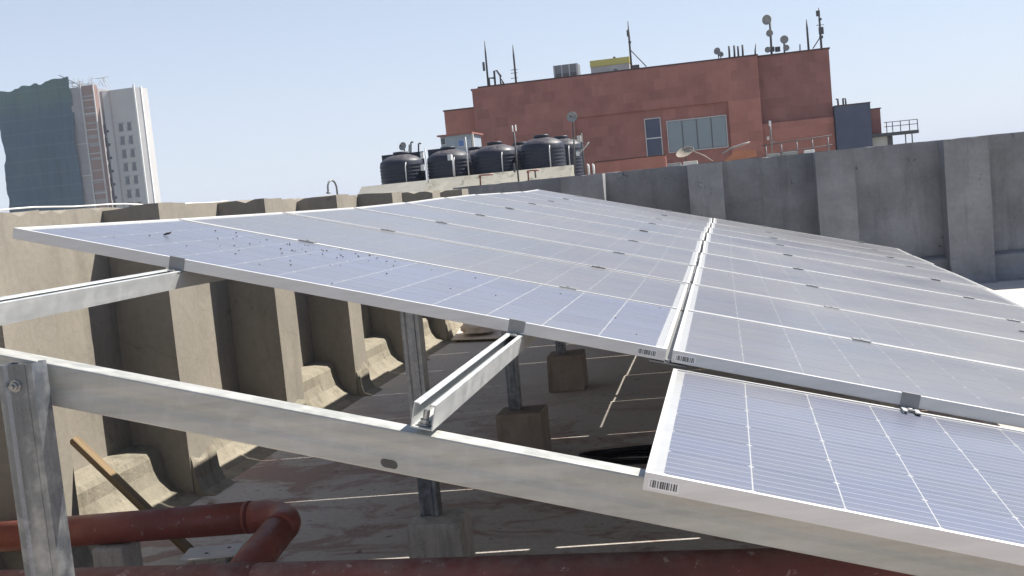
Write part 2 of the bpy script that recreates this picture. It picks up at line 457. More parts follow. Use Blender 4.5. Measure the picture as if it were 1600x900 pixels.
# ------------------------------------------------------------------ parapet walls
DEP = .34
def parapet(root, fmap, u0, u1, fins, top, wmat, pmat, back=.2, edge=.02):
    """fmap(u, v, z): u along the wall, v out of its face towards the roof"""
    mp = lambda p: fmap(p[0], p[1], p[2])
    MB().rough((u0, -back, FLOOR), (u1, 0, top), .07, .003, mp, edge).build('wall_panel', wmat, root)
    for i, (a, b) in enumerate(fins):
        MB().rough((a, .002, FLOOR), (b, DEP, top-.006), .075, .0022, mp, edge, 3.3*i).build('buttress', wmat, root)
        f = MB()
        sk = [(DEP-.004, -1.27), (DEP+.012, -1.31), (DEP+.02, -1.40), (DEP+.05, -1.472), (DEP+.12, -1.499), (DEP-.004, -1.4995)]
        nseg = 6
        rows = []
        for k in range(nseg+1):
            u = a+.01+(b-a-.02)*k/nseg
            w = noise.noise(Vector((u*7, i, 0)))
            rows.append([mp((u, v+.008*noise.noise(Vector((u*9, v*20, z*9))), z+(.05*w if j == 0 else .02*w if j < 3 else 0))) for j, (v, z) in enumerate(sk)])
        vs = [p for r in rows for p in r]; m_ = len(sk)
        fs = [(k*m_+j, k*m_+(j+1) % m_, (k+1)*m_+(j+1) % m_, (k+1)*m_+j) for k in range(nseg) for j in range(m_)]
        f.add(vs, fs+[tuple(range(m_)), tuple(reversed([nseg*m_+j for j in range(m_)]))])
        f.build('skirt', pmat, root)
    ends = [u0]+[x for ab in fins for x in ab]+[u1]
    for a, b in zip(ends[0::2], ends[1::2]):
        if b-a < .1: continue
        prof = [(.001, -1.185), (.08, -1.19), (.160, -1.212), (.174, -1.24), (.180, -1.31), (.199, -1.375), (.244, -1.44), (.304, -1.478), (.394, -1.499), (.001, -1.4993)]
        nseg = max(3, int((b-a)/.07)); vs = []; m_ = len(prof)
        for k in range(nseg+1):
            u = a+.001+(b-a-.002)*k/nseg
            for j, (v, z) in enumerate(prof):
                d = .012*noise.noise(Vector((u*6, v*14, z*11))) if 0 < j < m_-2 else 0
                vs.append(mp((u, v+d, z+d*.6)))
        fs = [(k*m_+j, k*m_+(j+1) % m_, (k+1)*m_+(j+1) % m_, (k+1)*m_+j) for k in range(nseg) for j in range(m_)]
        MB().add(vs, fs+[tuple(range(m_)), tuple(reversed([nseg*m_+j for j in range(m_)]))]).build('plinth', pmat, root)

XR = -3.34
YR = 13.38
lw = thing('parapet_wall', 'sunlit beige concrete parapet wall with deep buttresses along the left side', 'wall')
fins = [(1.20, 1.53), (2.60, 2.94), (3.99, 4.34), (5.39, 5.69), (6.78, 7.08), (8.17, 8.47), (9.66, 9.97), (11.10, 11.42), (12.45, 12.78)]
parapet(lw, lambda u, v, z: Vector((XR+v, u, z)), -1.5, YR, fins, .150, M['wall'], M['plinth'], .17, .022)
rw = thing('parapet_wall', 'shaded grey plastered parapet wall with flat pilasters behind the solar panels', 'wall')
fins = [(-1.90, -1.38), (-.365, .04), (1.11, 1.545), (2.53, 3.01), (3.93, 4.36), (5.33, 5.76), (6.73, 7.16)]
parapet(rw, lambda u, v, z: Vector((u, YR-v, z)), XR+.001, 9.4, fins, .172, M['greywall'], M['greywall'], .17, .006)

# ------------------------------------------------------------------ solar array
X0, Y0, Z0 = -2.0683, 2.8591, .0383
TH = math.radians(14.559); CT, ST = math.cos(TH), math.sin(TH)
PI_ = 1.012
ZO = [.009, -.003, -.011, -.017, -.011, .004, .012, .010, .010, .022, .02]
SL = [0, 0, .003, .007, .015, .027, .040, .053, .066, .075, .08]
ML, MW, MT = 1.96, .994, .033
FIN = .9
def sp(s, n, dz=0.0):
    """point on the top plane of the array: s metres down the slope, n rows from the front"""
    k = max(0, min(9, int(math.floor(n)))); f = n-k
    z = ZO[k]*(1-f)+ZO[k+1]*f
    return Vector((X0+s*CT+dz*ST, Y0+n*PI_, Z0+z-s*ST+dz*CT))

def frame_mesh():
    L, Wd, t, lip = ML, MW, MT, .0115
    b = MB()
    for (x0, y0, x1, y1) in ((0, 0, L, lip), (0, Wd-lip, L, Wd)):
        b.cbox((x0, y0, -t), (x1, y1, 0), .0012)
    for (x0, y0, x1, y1) in ((0, lip, lip, Wd-lip), (L-lip, lip, L, Wd-lip)):
        b.cbox((x0, y0, -t), (x1, y1, 0), .0012)
    b.box((lip, lip, -t), (lip+.02, Wd-lip, -t+.002)); b.box((L-lip-.02, lip, -t), (L-lip, Wd-lip, -t+.002))
    b.box((lip+.02, lip, -t), (L-lip-.02, lip+.02, -t+.002)); b.box((lip+.02, Wd-lip-.02, -t), (L-lip-.02, Wd-lip, -t+.002))
    return b
proto_frame = frame_mesh().build('frame', M['alu'])
proto_lam = MB().box((.0117, .0117, -.0085), (ML-.0117, MW-.0117, -.0035)).build('laminate', M['backsheet'])
CP = .1582; CS = .1554
cellb = MB(); h = CS/2; ch = .006
h2 = .0785
oct_ = [(-h+ch, -h2), (h-ch, -h2), (h, -h2+ch), (h, h2-ch), (h-ch, h2), (-h+ch, h2), (-h, h2-ch), (-h, -h2+ch)]
cellb.prism(oct_, lambda p: (p[0], p[1], -.0003), lambda p: (p[0], p[1], .00015))
proto_cell = cellb.build('solar_cell', M['cell'])
oct_d = [(math.copysign(abs(x)+.0007, x), y) for x, y in oct_]
proto_cell_d = MB().prism(oct_d, lambda p: (p[0], p[1], -.0003), lambda p: (p[0], p[1], .00015)).build('solar_cell', M['cell_dusty'])
cells_xy = [((ML-12*CP)/2+CP*(i+.5), (MW-6*CP)/2+CP*(j+.5)) for i in range(12) for j in range(6)]
def joined_cells():
    b = MB()
    for x, y in cells_xy:
        b.prism(oct_d, lambda p: (x+p[0], y+p[1], -.0037), lambda p: (x+p[0], y+p[1], -.00325))
    o = b.build('solar_cells', M['cell_dusty']); o['kind'] = 'stuff'; return o
proto_cells = joined_cells()
# the joined cells carry the bus-bar pattern by their own centre rows: rows repeat every CP, so shift once
proto_bar = MB()
random.seed(3)
x = 0
while x < .046:
    w = random.choice((.0012, .002, .003)); proto_bar.box((x, -.0009, 0), (x+w, -.0004, .013)); x += w+random.choice((.001, .0016, .0025))
proto_bar = proto_bar.build('barcode', M['ink'])
proto_stk = MB().box((-.004, -.0005, -.003), (.051, 0, .0165)).build('sticker', M['sticker'])

def module(col, n, label, s0, fine, tw=0.0, front=None, back=None, sticker=None):
    root = thing('solar_panel', label, 'solar panel', 'framed solar panels of the array')
    a = front if front is not None else sp(s0+SL[max(0, n)], n)
    b = back if back is not None else sp(s0+SL[max(0, n)], n+MW/PI_)
    if front is None and n == 1: a.y -= .007; b.y -= .007
    ey = (b-a).normalized()
    ex = Vector((math.cos(TH+tw), 0, -math.sin(TH+tw))); ex = (ex-ey*ex.dot(ey)).normalized()
    ez = ex.cross(ey)
    root.matrix_world = Matrix(((ex.x, ey.x, ez.x, a.x), (ex.y, ey.y, ez.y, a.y), (ex.z, ey.z, ez.z, a.z), (0, 0, 0, 1)))
    for p in (proto_frame, proto_lam):
        c = p.copy(); COL.objects.link(c); c.parent = root
    if fine:
        for x, y in cells_xy:
            c = (proto_cell if fine == 2 else proto_cell_d).copy(); COL.objects.link(c); c.parent = root
            c.location = (x, y, -.0034)
    else:
        c = proto_cells.copy(); COL.objects.link(c); c.parent = root
    if sticker is not None:
        st = proto_stk.copy(); COL.objects.link(st); st.parent = root; st.location = (sticker, 0, -.025)
        c = proto_bar.copy(); COL.objects.link(c); c.parent = st
    return root
ordn = ['first', 'second', 'third', 'fourth', 'fifth', 'sixth', 'seventh', 'eighth', 'ninth']
random.seed(11)
for n in range(9):
    extra = {0: 'front left solar panel, sprinkled with dark dirt crumbs',
             8: 'last and farthest panel of the left column, nearest the grey wall'}
    lab = extra.get(n, f'dusty solar panel, {ordn[n]} from the front in the left column')
    module('L', n, lab, 0.0, (2 if n == 0 else n < 3), math.radians(random.uniform(-.12, .12)), sticker=1.885 if n == 0 else None)
    extra = {0: 'dusty solar panel of the right column directly behind the lower nearest panel',
             8: 'last and farthest panel of the right column, nearest the grey wall'}
    lab = extra.get(n, f'dusty solar panel, {ordn[n]} from the raised front edge in the right column')
    module('R', n, lab, 1.976, n < 3, math.radians(random.uniform(-.12, .12)), sticker=.012 if n == 0 else None)
module('R', 0, 'nearest solar panel at lower right, lying lower than the rest on the front beam', 0, 2, math.radians(-.6),
       Vector((-.167, 1.853, -.504)), Vector((-.158, 2.846, -.4955)), sticker=.012)
for o in (proto_frame, proto_lam, proto_cell, proto_cell_d, proto_cells, proto_bar, proto_stk):
    bpy.data.objects.remove(o)

# ------------------------------------------------------------------ mounting rails (lipped open-top channels) with clamps
RW, RH = .042, .050
rail_poly = thin([(-.010, .046), (-.012, .0485), (-.0205, .0485), (-.0205, .001), (.0205, .001), (.0205, .0485), (.012, .0485), (.010, .046)], .0025)
clampb = MB()
clampb.cbox((-.031, -.021, .0008), (.031, .021, .0042), .001)
clampb.cbox((-.030, -.009, -.034), (.030, .009, .001), .001)
proto_clamp = clampb.build('clamp', M['clamp'])
proto_bolt = MB().lathe([(.0065, 0), (.0065, .0028), (.006, .003)], (0, 0, .004), 6, False).build('bolt', M['bolt'])
endb = MB()
endb.cbox((-.023, -.0050, -.036), (.023, -.0022, .0030), .0008); endb.cbox((-.023, -.0050, .0006), (.023, .008, .0030), .0008)
endb.cbox((-.023, -.034, -.0385), (.023, -.0052, -.0345), .0008)
proto_end = endb.build('clamp', M['clamp'])
def rail(s, label, y_start, first):
    root = thing('mounting_rail', label, 'mounting rail', 'galvanised rails under the panels')
    pts = [Vector((0, 0, 0))]
    a = sp(s, 0); slope_x = Vector((CT, 0, -ST)); nz = Vector((ST, 0, CT))
    # one straight run in front of the array, then follows the rows
    nodes = [(y_start, None)]+[(Y0+n*PI_, n) for n in range(0, 10)]
    P = []
    for Y, n in nodes:
        q = sp(s, n if n is not None else 0)
        if n is None: q = Vector((a.x, Y, a.z - .0))
        P.append(q - nz*(MT+RH+.001))
    nn = len(rail_poly); vs = []; fs = []
    for p in P: vs += [p + slope_x*u + nz*w for u, w in rail_poly]
    for i in range(len(P)-1):
        fs += [(i*nn+k, i*nn+(k+1) % nn, (i+1)*nn+(k+1) % nn, (i+1)*nn+k) for k in range(nn)]
    fs += [tuple(reversed(range(nn))), tuple((len(P)-1)*nn+k for k in range(nn))]
    MB().add(vs, fs).build('channel', M['galv_y'], root)
    for n in range(0, 10):
        q = sp(s, n, 0)
        c = (proto_end if n == 0 else proto_clamp).copy(); COL.objects.link(c); c.parent = root
        R_ = Matrix(((CT, 0, ST, q.x), (0, 1, 0, q.y-(0 if n == 0 else .010)), (-ST, 0, CT, q.z), (0, 0, 0, 1)))
        c.matrix_world = R_
        b = proto_bolt.copy(); COL.objects.link(b); b.parent = c
        if n == 0: b.location = (0, -.02, -.0395)
    return root
rail(.535, 'upper galvanised rail reaching out of the picture at left, nearest the beige wall', .9, True)
rl = rail(1.549, 'galvanised rail ending on the front beam with a bolt in its open end', 1.93, True)
rail(2.592, 'galvanised rail under the right column of panels, close to the centre gap', 2.80, True)
rail(3.614, 'galvanised rail under the low right edge of the panels', 2.80, True)
bpy.data.objects.remove(proto_bolt); bpy.data.objects.remove(proto_clamp); bpy.data.objects.remove(proto_end)
# bolt standing in the open end of the second rail
e = sp(1.549, 0); e = Vector((e.x, 1.955, e.z)) - Vector((ST, 0, CT))*(MT+RH)
bb = MB()
bb.lathe([(.014, .0025), (.014, .005), (.0105, .0055), (.0105, .013), (.0065, .0135), (.0065, .030), (.005, .032)], e, 10, False, Vector((ST, 0, CT)))
bb.build('anchor_bolt', M['bolt'], rl)

# unseen strip added to stop sun through the front half of the centre gap
gs = thing('sun_blocking_strip', 'unseen dark strip added to block sun through the front gap between the panel columns', 'strip')
rows_ = [sp(1.968+SL[min(9, int(k*.6))], k*.6-.0, -MT-.004) for k in range(8)]
vs = []
for p in rows_:
    for du, dn in ((-.05, 0), (.05, 0), (.05, -.004), (-.05, -.004)): vs.append(p+Vector((CT, 0, -ST))*du+Vector((ST, 0, CT))*dn)
fs = [(4*i+k, 4*i+(k+1) % 4, 4*i+4+(k+1) % 4, 4*i+4+k) for i in range(7) for k in range(4)]+[(3, 2, 1, 0), (28, 29, 30, 31)]
MB().add(vs, fs).build('strip', M['steel'], gs)
for k in range(0, 8, 2):
    MB().lathe([(.009, 0), (.009, .006), (.005, .007)], rows_[k]+Vector((0, .02, 0)), 6, False, Vector((ST, 0, CT))).build('bolt', M['bolt'], gs)

# ------------------------------------------------------------------ rafters, posts, footings
BS = math.tan(math.radians(13.6))
BXC, BZC = -.578, -.4425
def beam(label, Yf, x0, x1, dz=0.0, hole=False):
    root = thing('cross_beam', label, 'steel beam', 'sloping C-section beams under the rails')
    cl = [(.050, -.016), (.048, -.001), (.005, -.001), (.002, -.002), (.001, -.005), (.001, -.026), (.0024, -.038), (.0024, -.050), (.001, -.062), (.001, -.085), (.002, -.088), (.005, -.089), (.048, -.089), (.050, -.074)]
    poly = thin(cl, .002)
    g = lambda x: BZC-(x-BXC)*BS+dz
    b = MB().prism(poly, lambda p: Vector((x0, Yf+p[0], g(x0)+p[1])), lambda p: Vector((x1, Yf+p[0], g(x1)+p[1])))
    b.build('channel', M['galv_x'], root)
    if hole:
        x = -.668; z = g(x)-.072
        vs = []; k = 20
        for i in range(k):
            a = 2*math.pi*i/k; cx = .008 if math.cos(a) > 0 else -.008
            vs.append((cx+.0085*math.cos(a), .0085*math.sin(a)))
        MB().prism(vs, lambda p: Vector((x+p[0], Yf-.0012, z+p[1]-p[0]*BS)), lambda p: Vector((x+p[0], Yf+.0005, z+p[1]-p[0]*BS))).build('slot', M['slot'], root)
    return root
beam('long galvanised beam sloping across the foreground under the nearest panel', 1.95, -2.6, .47, 0, True)
beam('second galvanised beam, carried by the post beside the reddish floor stain', 4.03, -2.0, 1.7, .0)
beam('third galvanised beam, above the post with the nearer brown footing', 6.03, -2.0, 1.7, -.012)
beam('fourth galvanised beam, above the post with the farther brown footing', 8.03, -2.0, 1.7, 0)

def post(label, xc, Yf, z0, z1, w=.074, d=.06, bolt=False):
    root = thing('support_post', label, 'steel post', 'C-section posts carrying the beams', (xc, Yf, z0))
    cl = [(-w/2+.016, d), (-w/2, d), (-w/2, 0), (-w/2+.012, 0), (-w/2+.018, .006), (w/2-.018, .006), (w/2-.012, 0), (w/2, 0), (w/2, d), (w/2-.016, d)]
    poly = thin(cl, .0028)
    MB().prism(poly, lambda p: Vector((p[0], p[1], 0)), lambda p: Vector((p[0], p[1], z1-z0))).build('channel', M['galv_z'], root)
    if bolt:
        b = MB().lathe([(.013, 0), (.013, .002), (.009, .0022), (.009, .009), (.005, .0095), (.005, .016)], (-.006, .0045, z1-z0-.043), 8, False, Vector((0, -1, 0)))
        b.build('bolt', M['bolt'], root)
    return root
post('tall galvanised post at the left edge, bolted to the front end of the long beam', -1.401, 1.882, FLOOR, -.240, .076, .046, True)
def footing(label, x, y, w, d, h, m, c=.03):
    b = MB().cbox((-w/2, 0, 0), (w/2, d, h), c)
    bm_v = []
    for v in b.v:
        p = Vector(v); q = noise.noise_vector(p*9+Vector((x*3, y, 0)))*.008
        s_ = 1+.04*(1-p.z/h)
        bm_v.append((p.x*s_+q.x, p.y+q.y, p.z+(q.z if p.z > .02 else 0)))
    b.v = bm_v
    o = b.build('concrete_footing', m); o.location = (x, y, FLOOR)
    return tag(o, label, 'footing', 'cast concrete footings of the posts')
footing('grey rounded concrete footing in front, beside the white floor line and red pipe', -1.180, 3.86, .222, .22, .285, M['footing'], .035)
footing('brown concrete footing just behind the long front beam, below the bolted rail', -1.213, 5.83, .258, .26, .275, M['footing_red'], .012)
footing('brown concrete footing farther back, under the front edge of the left panels', -1.240, 7.86, .262, .26, .275, M['footing_red'], .012)
post('galvanised post in the middle, standing on the grey rounded footing', -1.207, 3.94, FLOOR+.27, -.275, .068)
post('galvanised post on the nearer brown footing', -1.250, 5.95, FLOOR+.26, -.29, .066)
post('galvanised post on the farther brown footing', -1.275, 7.95, FLOOR+.26, -.275, .066)

# ------------------------------------------------------------------ pipes and loose things on the roof
PZ = -1.19
pp = thing('pipe_run', 'red water pipe with an elbow running from the left wall past the leaning plank', 'pipe')
PE = PZ+.044
el = [Vector((-1.88, 3.80, PE))]
for k in range(9):
    a = math.pi/2*k/8
    el.append(Vector((-1.88+.14*math.sin(a)+.04, 3.80-.14*(1-math.cos(a)), PE)))
MB().tube([(-3.12, 3.855, PZ-.02), (-1.88, 3.80, PE)], .062, 24).build('pipe', M['redpipe'], pp)
MB().tube(el+[Vector((-1.70, 3.62, PE-.004))], .0625, 24).build('elbow', M['redpipe'], pp)
MB().tube([(-1.70, 3.64, PE-.003), (-1.70, 3.23, PZ-.022)], .062, 24).build('pipe', M['redpipe'], pp)
MB().tube([(-1.900, 3.801, PE-.001), (-1.885, 3.80, PE)], .0635, 24).build('collar', M['redpipe'], pp)
p2 = thing('pipe_run', 'thicker scratched red pipe along the bottom edge of the picture', 'pipe')
MB().tube([(-2.95, 3.22, PZ-.024), (.75, 3.18, PZ-.010)], .083, 28).build('pipe', M['redpipe_worn'], p2)
MB().tube([(-1.80, 3.209, PZ-.020), (-1.60, 3.206, PZ-.019)], .0855, 28).build('collar', M['redpipe_worn'], p2)
for i, (x, y, top, lb) in enumerate([(-2.50, 3.83, PZ-.062, 'small concrete block under the elbowed red pipe, near the left post'), (-2.2, 3.21, PZ-.103, 'concrete block under the thick red pipe, left of the elbow'), (.45, 3.18, PZ-.094, 'concrete block under the right end of the thick red pipe')]):
    o = MB().cbox((-.07, -.07, 0), (.07, .07, top-FLOOR+.012), .015).build('pipe_support', M['footing']); o.location = (x, y, FLOOR)
    tag(o, lb, 'pipe support')

pl_a, pl_b = Vector((-2.50, 4.40, FLOOR+.02)), Vector((-3.02, 4.40, -.925))
d = pl_b-pl_a
o = MB().cbox((-.026, -.014, 0), (.026, .014, d.length), .003).build('wooden_plank', M['wood'])
o.location = pl_a; o.rotation_euler = d.to_track_quat('Z', 'Y').to_euler()
tag(o, 'brown wooden plank leaning from the floor against the beige wall', 'plank')
bp = thing('base_plate', 'pale grey metal plate with two holes beside the red pipe elbow', 'metal plate', None, (-2.34, 4.32, FLOOR+.04))
MB().cbox((-.135, -.085, 0), (.115, .085, .008), .002).build('plate', M['plate'], bp)
MB().cbox((-.08, -.05, -.04), (.06, .05, -.0005), .006).build('block', M['footing'], bp)
for x, y in ((-.03, -.02), (.06, .03)):
    MB().lathe([(.010, 0), (.010, .0008)], (x, y, .0081), 14, False).build('hole', M['slot'], bp)
bp.rotation_euler = (0, 0, math.radians(12))

cb = MB()
random.seed(5)
for k in range(5):
    pts = []
    for i in range(41):
        a = 2*math.pi*i/40
        pts.append(Vector((-.45+(.36+.015*k)*math.cos(a)*1.0+random.uniform(-.006, .006), 5.74+(.10+.008*k)*math.sin(a), FLOOR+.012+.009*k+.004*math.sin(3*a+k))))
    cb.tube(pts, .0075, 7)
tag(cb.build('cable_coil', M['cable_black']), 'coil of black cable lying on the shaded floor behind the nearest panel', 'cable')

bd = MB()
def bent(u, v): return Vector((-2.93+.55*u, 11.0+.75*v-.12*u, FLOOR+.03+.10*v*v+.05*(1-u)*v))
g = 6; vs = [bent(i/g, j/g) for j in range(g+1) for i in range(g+1)]
vs2 = [p+Vector((0, 0, .012)) for p in vs]
nn = (g+1)**2; fs = []
for j in range(g):
    for i in range(g):
        q = j*(g+1)+i
        fs += [(q, q+1, q+g+2, q+g+1), (nn+q+g+1, nn+q+g+2, nn+q+1, nn+q)]
ring = [i for i in range(g+1)]+[(j+1)*(g+1)-1 for j in range(1, g+1)]+[g*(g+1)+i for i in range(g-1, -1, -1)]+[j*(g+1) for j in range(g-1, 0, -1)]
for a, b in zip(ring, ring[1:]+ring[:1]): fs.append((a, b, nn+b, nn+a))
bd.add(vs+vs2, fs)
tag(bd.build('bent_board', M['card']), 'pale bent board lying in the sun at the foot of the far left wall', 'board')
def lump(name, c, r, m, seed):
    bm = bmesh.new(); bmesh.ops.create_icosphere(bm, subdivisions=4, radius=1)
    for v in bm.verts:
        p = v.co.copy(); k = 1+.30*noise.noise(p*2.2+Vector((seed,)*3))+.20*abs(noise.noise(p*6+Vector((seed,)*3)))
        v.co = Vector((p.x*r[0]*k, p.y*r[1]*k, max(p.z*k, -.35)*r[2]))
    b = MB(); bm.verts.index_update()
    b.add([v.co+Vector(c) for v in bm.verts], [[v.index for v in f.verts] for f in bm.faces], True); bm.free()
    return b.build(name, m)
tag(lump('sacking', (-2.66, 11.15, FLOOR+.12), (.17, .14, .11), M['cloth'], 2), 'crumpled pale sacking heaped on the bent board', 'sack')

# dirt on the front left panel
db = MB(); random.seed(21)
def crumb(s, y, r):
    p = sp(s, (y)/PI_, -.0025+r*.3)
    bm = bmesh.new(); bmesh.ops.create_icosphere(bm, subdivisions=1, radius=r)
    for v in bm.verts: v.co = Vector((v.co.x*random.uniform(.7, 1.5), v.co.y*random.uniform(.7, 1.4), v.co.z*.6))
    bm.verts.index_update()
    db.add([v.co+p for v in bm.verts], [[v.index for v in f.verts] for f in bm.faces]); bm.free()
for i in range(46): crumb(random.gauss(.62, .18), .78+random.gauss(0, .1) if random.random() < .7 else random.uniform(.15, .9), random.uniform(.0015, .0038))
for i in range(22): crumb(random.uniform(.1, 1.9), random.uniform(.05, .95), random.uniform(.0018, .0032))
tag(db.build('dirt_crumbs', M['dirt']), 'dark dirt crumbs scattered over the front left panel', 'dirt', None, 'stuff')
tb = MB(); p = sp(.25, .45, -.002)
tb.tube([p+Vector((-.012, 0, .004)), p+Vector((0, .004, .007)), p+Vector((.012, -.003, .008)), p+Vector((.018, .003, .012))], [.002, .0042, .003, .001], 6)
tag(tb.build('dead_leaf', M['dirt']), 'small dark curled dead leaf near the left corner of the front panel', 'leaf')
o = MB().box((-.02, -.004, 0), (.02, .004, .006)).build('loose_clip', M['clamp'])
o.location = sp(3.52, 2.45, -.002); o.rotation_euler = (0, TH, 0)
tag(o, 'loose metal clip lying on the third panel of the right column', 'clip')

# cable strung along the top of the left wall
pts = []
for i in range(30):
    Y = 2.2+i*.17
    pts.append(Vector((XR-.09, Y,   .166+.006*math.sin(i*.45)+.004*math.sin(i*1.3)-(.012 if i > 22 else 0))))
tag(MB().tube(pts, .0045, 8).build('wall_cable', M['cable_white']), 'white cable running along the broken top of the left wall', 'cable')
g0 = Vector((XR-.08, 9.35, .12))
gp = [g0, g0+Vector((0, 0, .10))]
for k in range(1, 9):
    a = math.pi*k/8
    gp.append(g0+Vector((-.02*(1-math.cos(a)), -.06*(1-math.cos(a)), .10+.075*math.sin(a))))
gp.append(gp[-1]+Vector((0, 0, -.025)))
gn = thing('gooseneck_pipe', 'thin grey gooseneck pipe rising above the left wall against the sky', 'pipe')
MB().tube(gp, .0085, 10).build('pipe', M['steel'], gn)
MB().lathe([(.012, 0), (.022, -.012), (.012, -.02)], gp[-1], 12).build('cowl', M['steel'], gn)

# ------------------------------------------------------------------ neighbouring roof with water tanks
def bx(name, mt, parent, x0, x1, y0, y1, z0, z1):
    return MB().box((x0, y0, z0), (x1, y1, z1)).build(name, mt, parent)
tbld = thing('tank_building', 'pale building with mossy parapet carrying the black water tanks', 'building')
bx('wall', M['tankwall'], tbld, -12.2, -4.76, 36.12, 46, -42, .30)
tilted_front = lambda x0, x1, zt, m_: MB().prism([(34.9, -2), (34.9, .28), (35.85, zt), (36.1, zt), (36.1, -2)], lambda p: Vector((x0, p[0], p[1])), lambda p: Vector((x1, p[0], p[1]))).build('sloped_parapet', m_, tbld)  # parapet front tilted back in shape so that its face catches the sun
tilted_front(-12.2, -9.78, .81, M['cream_c']); tilted_front(-9.775, -4.76, .83, M['tankwall'])
bx('ledge', M['tankwall'], tbld, -9.7, -4.9, 34.2, 34.89, -3, .26)
bx('deck', M['tankwall'], tbld, -12.1, -4.8, 36.12, 45, .302, .36)
ribs = [(.76, 0)]
for k in range(9): ribs += [(.77, .06+.12*k), (.785, .09+.12*k), (.785, .12+.12*k), (.77, .15+.12*k)]
prof = ribs+[(.765, 1.19), (.72, 1.26), (.56, 1.37), (.36, 1.44), (.27, 1.46)]
lid = [(.27, 1.455), (.27, 1.55), (.25, 1.57), (.05, 1.58)]
tk = thing('water_tank', 'leftmost black water tank, at the left end of the parapet', 'water tank', 'black plastic water tanks')
MB().lathe(prof, (0, 0, 0), 40).build('body', M['tank'], tk); MB().lathe(lid, (0, 0, 0), 24).build('lid', M['tank'], tk)
MB().tube([(.36, -.62, 1.2), (.36, -.80, 1.0), (.36, -.82, .2)], .02, 8).build('outlet_pipe', M['frame_w'], tk)
tk.location = (-11.05, 37.1, .36)
for x, y, z, lb in [(-9.30, 37.1, .36, 'second black water tank, below the pale blue cabin'),
                    (-7.60, 37.1, .36, 'third black water tank, right of the cabin'),
                    (-5.93, 37.1, .43, 'rightmost front black water tank with pale ribs, by the antenna mast'),
                    (-8.80, 39.3, .36, 'black water tank half hidden behind the second one'),
                    (-7.10, 39.3, .36, 'black water tank half hidden behind the third one'),
                    (-5.57, 39.3, .43, 'black water tank half hidden behind the rightmost one')]:
    c = copy_tree(tk); c.location = (x, y, z); c['label'] = lb
sc_ = thing('screen_wall', 'dark louvred screen behind the two left water tanks', 'screen')
for x0, x1, zt in ((-11.62*1.05, -10.10*1.05, 1.94), (-9.92*1.05, -9.1*1.05, 1.97)):
    bx('panel', M['tank'], sc_, x0, x1, 38.5, 38.6, .36, zt)
    for k in range(6): bx('slat', M['steel'], sc_, x0+.04, x1-.04, 38.46, 38.485, .6+.2*k, .72+.2*k)

def dish(label, c, r, axis, pole_to=None, m='dish'):
    root = thing('satellite_dish', label, 'dish', 'dish antennas on the far roofs')
    ax = Vector(axis).normalized(); c = Vector(c)
    prof = [(r*k/7, .22*r*(k/7)**2) for k in range(1, 8)]
    prof = [(.01, 0)]+prof+[(r*.985, .225*r+.01)]+[(r*k/7*.97, .22*r*(k/7)**2-.02) for k in range(6, 0, -1)]
    MB().lathe(prof, c, 24, True, ax).build('reflector', M[m], root)
    MB().tube([c+ax*.03, c+ax*r*.75], .012, 6).build('feed_arm', M['mast'], root)
    MB().lathe([(.03, 0), (.04, .06), (.02, .08)], c+ax*r*.72, 10, True, ax).build('feed_horn', M['mast'], root)
    if pole_to is not None:
        MB().tube([c-ax*.06, Vector((c.x, c.y+.05, c.z-.05))-ax*.03, Vector(pole_to)], .03, 8).build('pole', M['mast'], root)
    return root
def P(x, y, Y): return at(x, y, Y)
dish('grey dish on the screen behind the leftmost water tank', P(630, 229, 38.55), .16, (-.35, -1, .35), P(632, 240, 38.55))
dish('round pale dish on a thin pole in front of the red facade', P(894, 183, 38), .19, (-.1, -1, .15), P(899, 262, 38))
for i, (x, y0, y1, lb) in enumerate([(642, 223, 240, 'twin vent pipe with hooked top right of the grey dish'), (654, 225, 238, 'single vent pipe at the right end of the dark screen')]):
    v = thing('vent_pipe', lb, 'vent pipe')
    a, b = P(x, y1, 38.55), P(x, y0, 38.55)
    MB().tube([a, b, b+Vector((.04, 0, .03)), b+Vector((.09, 0, .0))], .03, 8).build('pipe', M['mast'], v)
    if i == 0: MB().tube([a-Vector((.07, 0, 0)), b-Vector((.07, 0, .06))], .025, 8).build('pipe', M['mast'], v)
def pole(name, label, cat, x0, y0, x1, y1, Y, r=.025, m='frame_w', boxes=(), group=None):
    root = thing(name, label, cat, group)
    a, b = P(x0, y0, Y), P(x1, y1, Y)
    a = Vector((b.x, Y, a.z)) if abs(a.x-b.x) < .12 else a
    MB().tube([a, b], r, 8).build('mast', M[m], root)
    for bxx in boxes:
        nm, x, y, w, h, mm = bxx
        c = P(x, y, Y-.04)
        MB().cbox((c.x-w/2, Y-.12, c.z-h/2), (c.x+w/2, Y-.03, c.z+h/2), .01).build(nm, M[mm], root)
    return root
pole('lamp_pole', 'pale pole with a white box in front of the second water tank', 'pole', 712, 274, 706, 242, 34.6, .022, 'frame_w', [('lamp_box', 703, 246, .13, .19, 'white')])
pole('lamp_pole', 'pale pole with white boxes between the first and second water tanks', 'pole', 670, 286, 664, 232, 34.6, .02, 'frame_w', [('lamp_box', 661, 262, .12, .2, 'white'), ('lamp_box', 660, 243, .11, .2, 'white')])
pole('lamp_pole', 'plain pale pole right of the second water tank', 'pole', 733, 275, 727, 214, 34.6, .022)
pole('lamp_pole', 'pole with a two-pronged top in front of the third water tank', 'pole', 806, 284, 803, 206, 34.0, .028, 'mast', [('prong', 801, 201, .03, .2, 'white'), ('prong', 806, 200, .03, .2, 'white'), ('clip', 804, 262, .06, .3, 'mast')])
